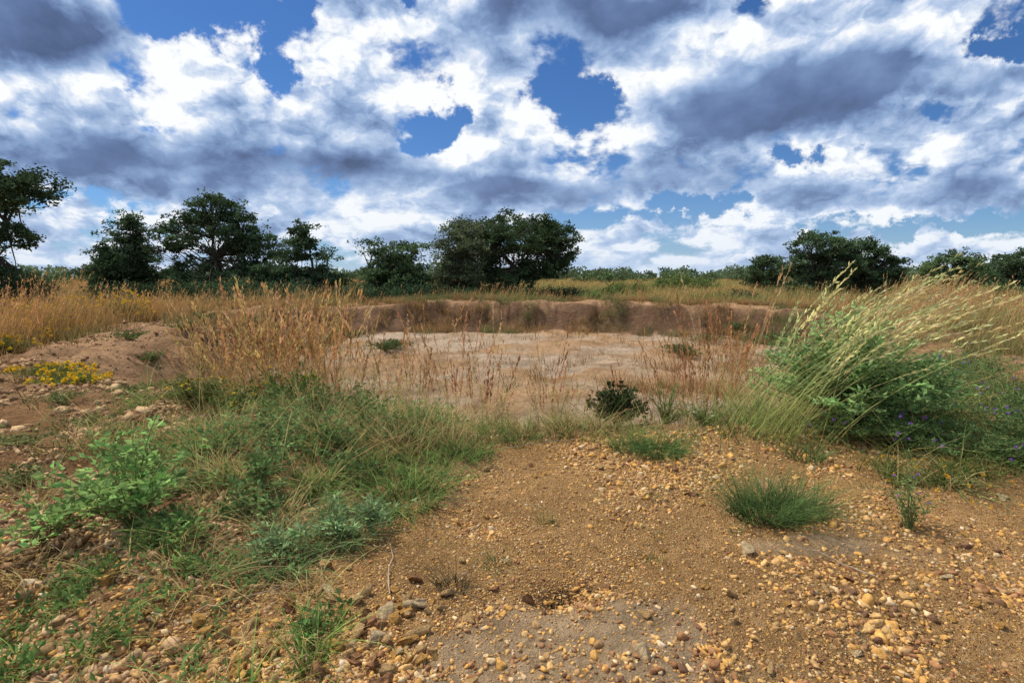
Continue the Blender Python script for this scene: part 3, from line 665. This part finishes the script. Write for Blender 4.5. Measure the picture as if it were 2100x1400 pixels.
tree(22.9, 39, 5.4, 5.6, [(0, .72, .34, .18), (-.25, .52, .22, .18), (.25, .5, .26, .22), (0, .28, .36, .2), (-.1, .9, .14, .06)], 9, 'mid-sized dark green tree with rounded crown', DK, 130, 190, .19, cr=.4)
tree(27.4, 40, 5.2, 5.4, [(-.08, .7, .34, .2), (.2, .48, .28, .18), (0, .32, .38, .2), (.3, .3, .2, .15)], 10, 'mid-sized dark green tree with leaning crown', DK, 125, 190, .19, cr=.4)
tree(43.0, 50, 4.6, 7.0, [(0, .65, .42, .25), (.1, .35, .4, .3), (-.3, .5, .2, .2)], 11, 'low wide green tree in dry grass', (.10, .15, .065), 110, 200, .22, cr=.55)
tree(42.5, 43, 4.6, 5.2, [(0, .6, .45, .3), (0, .3, .4, .2)], 12, 'dark rounded tree in dry grass', DK, 90, 200, .2, cr=.5)
def bush_mesh(seed, col, n=26, lpc=130):
    q = rs(seed); A = Acc()
    for i in range(n):
        v = q.normal(0, 1, 3); v /= np.linalg.norm(v); v *= q.rand()**.4; c = np.array([v[0]*.95, v[1]*.95, .5+v[2]*.5])
        P = c+q.normal(0, 1, (lpc, 3))*[.24, .24, .17]; P[:, 2] = np.maximum(P[:, 2], .02)
        A.add(*leaves(P, .12*q.uniform(.5, 1.2, lpc), q, np.array(col)*q.uniform(.6, 1.4), aspect=.5, cv=.3))
        t = np.linspace(0, 1, 4)[:, None]; V, F = tube(np.array([0, 0, -.1])*(1-t)+c*t, np.linspace(.03, .01, 4), 4); A.add(V, F, (.08, .06, .045))
    return A.mesh('bush', M_treeleaf)
bD = [bush_mesh(i, DK) for i in (1, 2, 3)]; bG = [bush_mesh(i, (.15, .21, .07)) for i in (4, 5, 6)]
def bush(bearing, dist, s, g=False):
    x = bearing*dist
    return put(bG if g else bD, x, dist, s, 'leafy green bush growing in dry grass' if g else 'dark green bush below the trees', 'bushes on the plain', 'bush', cat='bush')
for b, dist, s in [(-.776, 33, 1.4), (-.714, 33, 1.5), (-.67, 33, 1.3), (-.62, 31, 1.4), (-.57, 31, 1.5), (-.524, 29, 1.6), (-.476, 30, 1.5), (-.438, 28, 1.4), (-.40, 29, 1.3), (-.36, 29, 1.3), (-.31, 29, 1.3), (-.25, 28.5, 1.3), (-.19, 28.5, 1.4), (-.33, 35, 1.5), (-.55, 27.5, 1.3), (-.5, 27, 1.3), (-.42, 26.5, 1.1), (-.22, 27, 1.),
                   (-.1, 30, 1.2), (-.057, 33, 1.3), (0., 33, 1.2), (.05, 34, 1.2), (.095, 34, 1.2), (.133, 34, 1.), (-.98, 24, 1.5), (.447, 29, 1.), (.53, 40, 1.1), (.64, 42, 1.4), (.72, 40, 1.2), (.97, 40, 1.4)]: bush(b, dist, s)
for b, dist, s in [(.18, 36, 1.1), (.21, 40, 1.3), (.248, 44, 1.1), (.152, 32, .9), (.371, 28, .9), (.41, 29, .9), (.43, 27, .9), (.46, 26, .8), (.77, 34, 1.1), (.81, 30, 1.), (.84, 24, .9), (.905, 26, .9), (.286, 60, 1.5), (.333, 58, 1.8), (.371, 60, 1.7), (.943, 36, 1.3), (.867, 36, 1.2), (.70, 25, .8), (.6, 30, .9), (-.886, 22, .7), (-.838, 20, .7)]: bush(b, dist, s, True)
def treeline():
    r = rs(700); A = Acc()
    for i in range(480):
        th = r.uniform(-1.0, 1.0); d = r.uniform(95, 330); x = d*math.sin(th)*1.0; y = d*math.cos(th)
        hh = d*r.uniform(.006, .022)+.5; ww = hh*r.uniform(.8, 1.7); n = int(160)
        v = r.normal(0, 1, (n, 3)); v /= np.linalg.norm(v, axis=1)[:, None]; v *= r.uniform(.5, 1.05, (n, 1))
        z0 = hz(x, y)
        P = np.array([x, y, z0+hh*.55])+v*[ww*.6, ww*.6, hh*.5]
        hzf = min(1, (d-60)/300); col = np.array([.10, .15, .055])*(1-hzf)+np.array([.16, .22, .15])*hzf  # distance haze mixed into the leaf colour, paler and bluer farther off
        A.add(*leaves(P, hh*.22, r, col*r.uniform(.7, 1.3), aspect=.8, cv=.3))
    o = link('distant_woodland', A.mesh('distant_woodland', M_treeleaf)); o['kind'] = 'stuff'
    o['label'] = 'distant belt of green trees along the horizon'; o['category'] = 'woodland'
treeline()

# ------------------------------------------------------------------ world sky with clouds
S = Vector((-.45, .25, .80)).normalized()
w = bpy.data.worlds.new('World'); scene.world = w; w.use_nodes = True
t = w.node_tree; N = t.nodes; L = t.links; N.clear()
def M(op, a, b=None, c=None, clamp=False):
    n = N.new('ShaderNodeMath'); n.operation = op; n.use_clamp = clamp
    for i, v in enumerate((a, b, c)):
        if v is None: continue
        if isinstance(v, (int, float)): n.inputs[i].default_value = v
        else: L.new(v, n.inputs[i])
    return n.outputs[0]
def VM(op, a, b=None, c=None):
    n = N.new('ShaderNodeVectorMath'); n.operation = op
    for i, v in enumerate((a, b, c)):
        if v is None: continue
        if isinstance(v, tuple): n.inputs[i].default_value = v
        else: L.new(v, n.inputs[i])
    return n.outputs['Value'] if op in ('DOT_PRODUCT', 'LENGTH') else n.outputs[0]
def XYZ(a, b, c=0.):
    n = N.new('ShaderNodeCombineXYZ')
    for i, v in enumerate((a, b, c)):
        if isinstance(v, (int, float)): n.inputs[i].default_value = v
        else: L.new(v, n.inputs[i])
    return n.outputs[0]
def NO(vec, s, d=5, r_=.55, dist=0., out='Fac'):
    n = N.new('ShaderNodeTexNoise'); n.inputs['Scale'].default_value = s; n.inputs['Detail'].default_value = d; n.noise_dimensions = '2D'
    n.inputs['Roughness'].default_value = r_; n.inputs['Distortion'].default_value = dist; L.new(vec, n.inputs['Vector']); return n.outputs[out]
def PUFF(vec, s, d=3.):
    n = N.new('ShaderNodeTexVoronoi'); n.voronoi_dimensions = '2D'; n.feature = 'F1'
    n.inputs['Scale'].default_value = s; n.inputs['Detail'].default_value = d; n.inputs['Roughness'].default_value = .5; n.inputs['Lacunarity'].default_value = 2.2
    n.normalize = True
    L.new(vec, n.inputs['Vector']); return M('SUBTRACT', 1., n.outputs['Distance'])
def SS(v, a, b, c=0., d=1., smooth=True):
    n = N.new('ShaderNodeMapRange'); n.interpolation_type = 'SMOOTHSTEP' if smooth else 'LINEAR'; L.new(v, n.inputs[0])
    for i, k in enumerate((a, b, c, d)): n.inputs[i+1].default_value = k
    return n.outputs[0]
tc = N.new('ShaderNodeTexCoord'); sp = N.new('ShaderNodeSeparateXYZ'); L.new(tc.outputs['Generated'], sp.inputs[0])
X, Y, Z = sp.outputs
Ya = M('MAXIMUM', M('ABSOLUTE', Y), .2); U = M('DIVIDE', X, Ya); Vv = M('DIVIDE', Z, Ya)
uv = XYZ(U, Vv)
w1 = VM('MULTIPLY', VM('SUBTRACT', NO(uv, 7, 8, .66, out='Color'), (.5, .5, .5)), (.24, .15, 0))
P = VM('ADD', uv, w1)
w2 = VM('MULTIPLY', VM('SUBTRACT', NO(uv, 5, 4, .55, out='Color'), (.5, .5, .5)), (.16, .10, 0))
P2 = VM('ADD', uv, w2)
def field_(bl, P):
    acc = 0.
    for u, v, ru, rv, a in bl:
        q = VM('MULTIPLY_ADD', P, (1/ru, 1/rv, 0), (-u/ru, -v/rv, 0))
        acc = M('MULTIPLY_ADD', M('POWER', .3679, VM('DOT_PRODUCT', q, q)), a, acc)
    return acc
OPEN = field_([(-.44, .455, .11, .085, 1.5), (-.405, .37, .06, .035, .9), (-.60, .49, .16, .04, .8), (-.155, .5, .04, .05, 1.), (-.11, .303, .05, .045, 1.2), (-.165, .25, .05, .03, 1.2),
               (.127, .325, .09, .024, 1.25), (.89, .405, .10, .022, 1.), (.77, .325, .05, .03, .8), (.345, .118, .20, .02, 1.1), (.75, .098, .24, .022, 1.), (-.92, .147, .12, .012, .8),
               (.57, .23, .06, .018, .7), (.44, .5, .04, .03, .8)], P)
DARK = field_([(-.83, .43, .12, .065, 1.4), (-.95, .5, .12, .05, .7), (.135, .475, .15, .06, 1.15), (.52, .335, .20, .065, 1.3), (.70, .39, .14, .045, .6), (.395, .275, .12, .04, .8),
               (-.555, .205, .36, .05, .8), (-.87, .245, .18, .04, .5), (-.275, .185, .14, .035, .6), (.185, .165, .28, .034, .9), (.86, .17, .18, .03, .8), (.56, .14, .2, .02, .5), (.93, .355, .08, .022, .8)], P2)
BRI = field_([(-.635, .345, .2, .035, 1), (-.275, .43, .11, .07, .9), (-.25, .34, .09, .04, .7), (-.036, .325, .09, .07, .9), (-.88, .35, .12, .025, .9), (-.08, .24, .14, .025, .8), (-.21, .235, .05, .02, .7),
              (.65, .215, .1, .025, 1.2), (.86, .27, .13, .03, 1.2), (.4, .085, .09, .02, 1.2), (.27, .36, .09, .07, .8), (-.46, .1, .4, .018, .8), (.34, .44, .10, .05, .8), (.12, .25, .12, .03, .6), (.9, .06, .2, .012, .8)], P2)
qx = M('MULTIPLY', U, M('MULTIPLY_ADD', Vv, -.9, 1.75)); qy = M('MULTIPLY', M('LOGARITHM', M('ADD', M('MAXIMUM', Vv, 0.), .28), 2.71828), -1.25)
q0 = XYZ(qx, qy); q1 = XYZ(M('ADD', qx, -.03), M('ADD', qy, -.08))
nd = NO(q0, 2.8, 9, .56); n0 = NO(q0, 2.8, 4, .48); n1 = NO(q1, 2.8, 4, .48)
fine = NO(q0, 15, 6, .6)
pw = VM('ADD', q0, VM('MULTIPLY', VM('SUBTRACT', NO(q0, 9, 4, .55, out='Color'), (.5, .5, .5)), (.13, .11, 0)))
b0 = PUFF(pw, 5.5); b1 = PUFF(VM('ADD', pw, (-.02, -.06, 0)), 5.5)
dl = M('ADD', nd, M('MULTIPLY', BRI, .10)); dl = M('ADD', dl, M('MULTIPLY', DARK, .13)); dl = M('ADD', dl, M('MULTIPLY', OPEN, -.23))
dens = M('MULTIPLY_ADD', M('SUBTRACT', b0, .62), .21, dl); dens = M('MULTIPLY_ADD', M('SUBTRACT', fine, .5), .14, dens)
alpha = SS(dens, .36, .475)
relief = M('MULTIPLY', M('SUBTRACT', b0, b1), 1.35)
soft = M('MAXIMUM', M('SUBTRACT', 1., M('MULTIPLY', DARK, .8)), .22)
lit = M('MULTIPLY', M('SUBTRACT', n0, n1), 1.7)
lit = M('ADD', lit, M('MULTIPLY', relief, soft))
lit = M('ADD', lit, M('MULTIPLY', M('SUBTRACT', fine, .5), M('MULTIPLY', soft, .22)))
lit = M('ADD', lit, .89); lit = M('ADD', lit, M('MULTIPLY', BRI, .27)); lit = M('ADD', lit, M('MULTIPLY', DARK, -.44))
lit = M('ADD', lit, M('MULTIPLY', SS(dl, .42, .68), -.36))
lit = M('MAXIMUM', lit, M('MULTIPLY_ADD', nd, .9, -.28))
cr = N.new('ShaderNodeValToRGB'); L.new(lit, cr.inputs[0]); e = cr.color_ramp.elements
e[0].position = 0; e[0].color = (.06, .09, .175, 1); e[1].position = 1; e[1].color = (.96, .98, 1., 1)
for p_, c_ in ((.25, (.13, .20, .38, 1)), (.5, (.25, .37, .60, 1)), (.75, (.48, .60, .81, 1))):
    x_ = e.new(p_); x_.color = c_
sky = N.new('ShaderNodeTexSky'); sky.sky_type = 'NISHITA'; sky.sun_disc = False
sky.sun_elevation = math.asin(S.z); sky.sun_rotation = math.atan2(S.x, S.y); sky.air_density = 1.0; sky.dust_density = .2; sky.ozone_density = 1.5
tint = VM('MULTIPLY', sky.outputs[0], (.36, .62, .97))
bg1 = N.new('ShaderNodeBackground'); bg1.inputs[1].default_value = .1; L.new(tint, bg1.inputs[0])
bg2 = N.new('ShaderNodeBackground'); bg2.inputs[1].default_value = 1.03; L.new(cr.outputs[0], bg2.inputs[0])
mx = N.new('ShaderNodeMixShader'); L.new(alpha, mx.inputs[0]); L.new(bg1.outputs[0], mx.inputs[1]); L.new(bg2.outputs[0], mx.inputs[2])
bg3 = N.new('ShaderNodeBackground'); bg3.inputs[0].default_value = (.54, .67, .86, 1)
hz_f = M('MULTIPLY', M('POWER', 2.718, M('MULTIPLY', M('MAXIMUM', Vv, 0.), -14.)), .68)
mx2 = N.new('ShaderNodeMixShader'); L.new(hz_f, mx2.inputs[0]); L.new(mx.outputs[0], mx2.inputs[1]); L.new(bg3.outputs[0], mx2.inputs[2])
wo = N.new('ShaderNodeOutputWorld'); L.new(mx2.outputs[0], wo.inputs[0])

sl = bpy.data.lights.new('sun', 'SUN'); sl.energy = 5.0; sl.angle = math.radians(2); sl.color = (1, .93, .80)
so = bpy.data.objects.new('sun', sl); COL.objects.link(so); so.rotation_euler = S.to_track_quat('Z', 'Y').to_euler(); so.location = (0, 0, 30)

cam = bpy.data.cameras.new('camera'); cam.lens = 18; cam.sensor_width = 36; cam.clip_end = 4000; cam.clip_start = .05
co = bpy.data.objects.new('camera', cam); COL.objects.link(co); co.location = (0, 0, hz(0, 0)+1.6)
co.rotation_euler = (math.radians(90-7.3), 0, 0); scene.camera = co
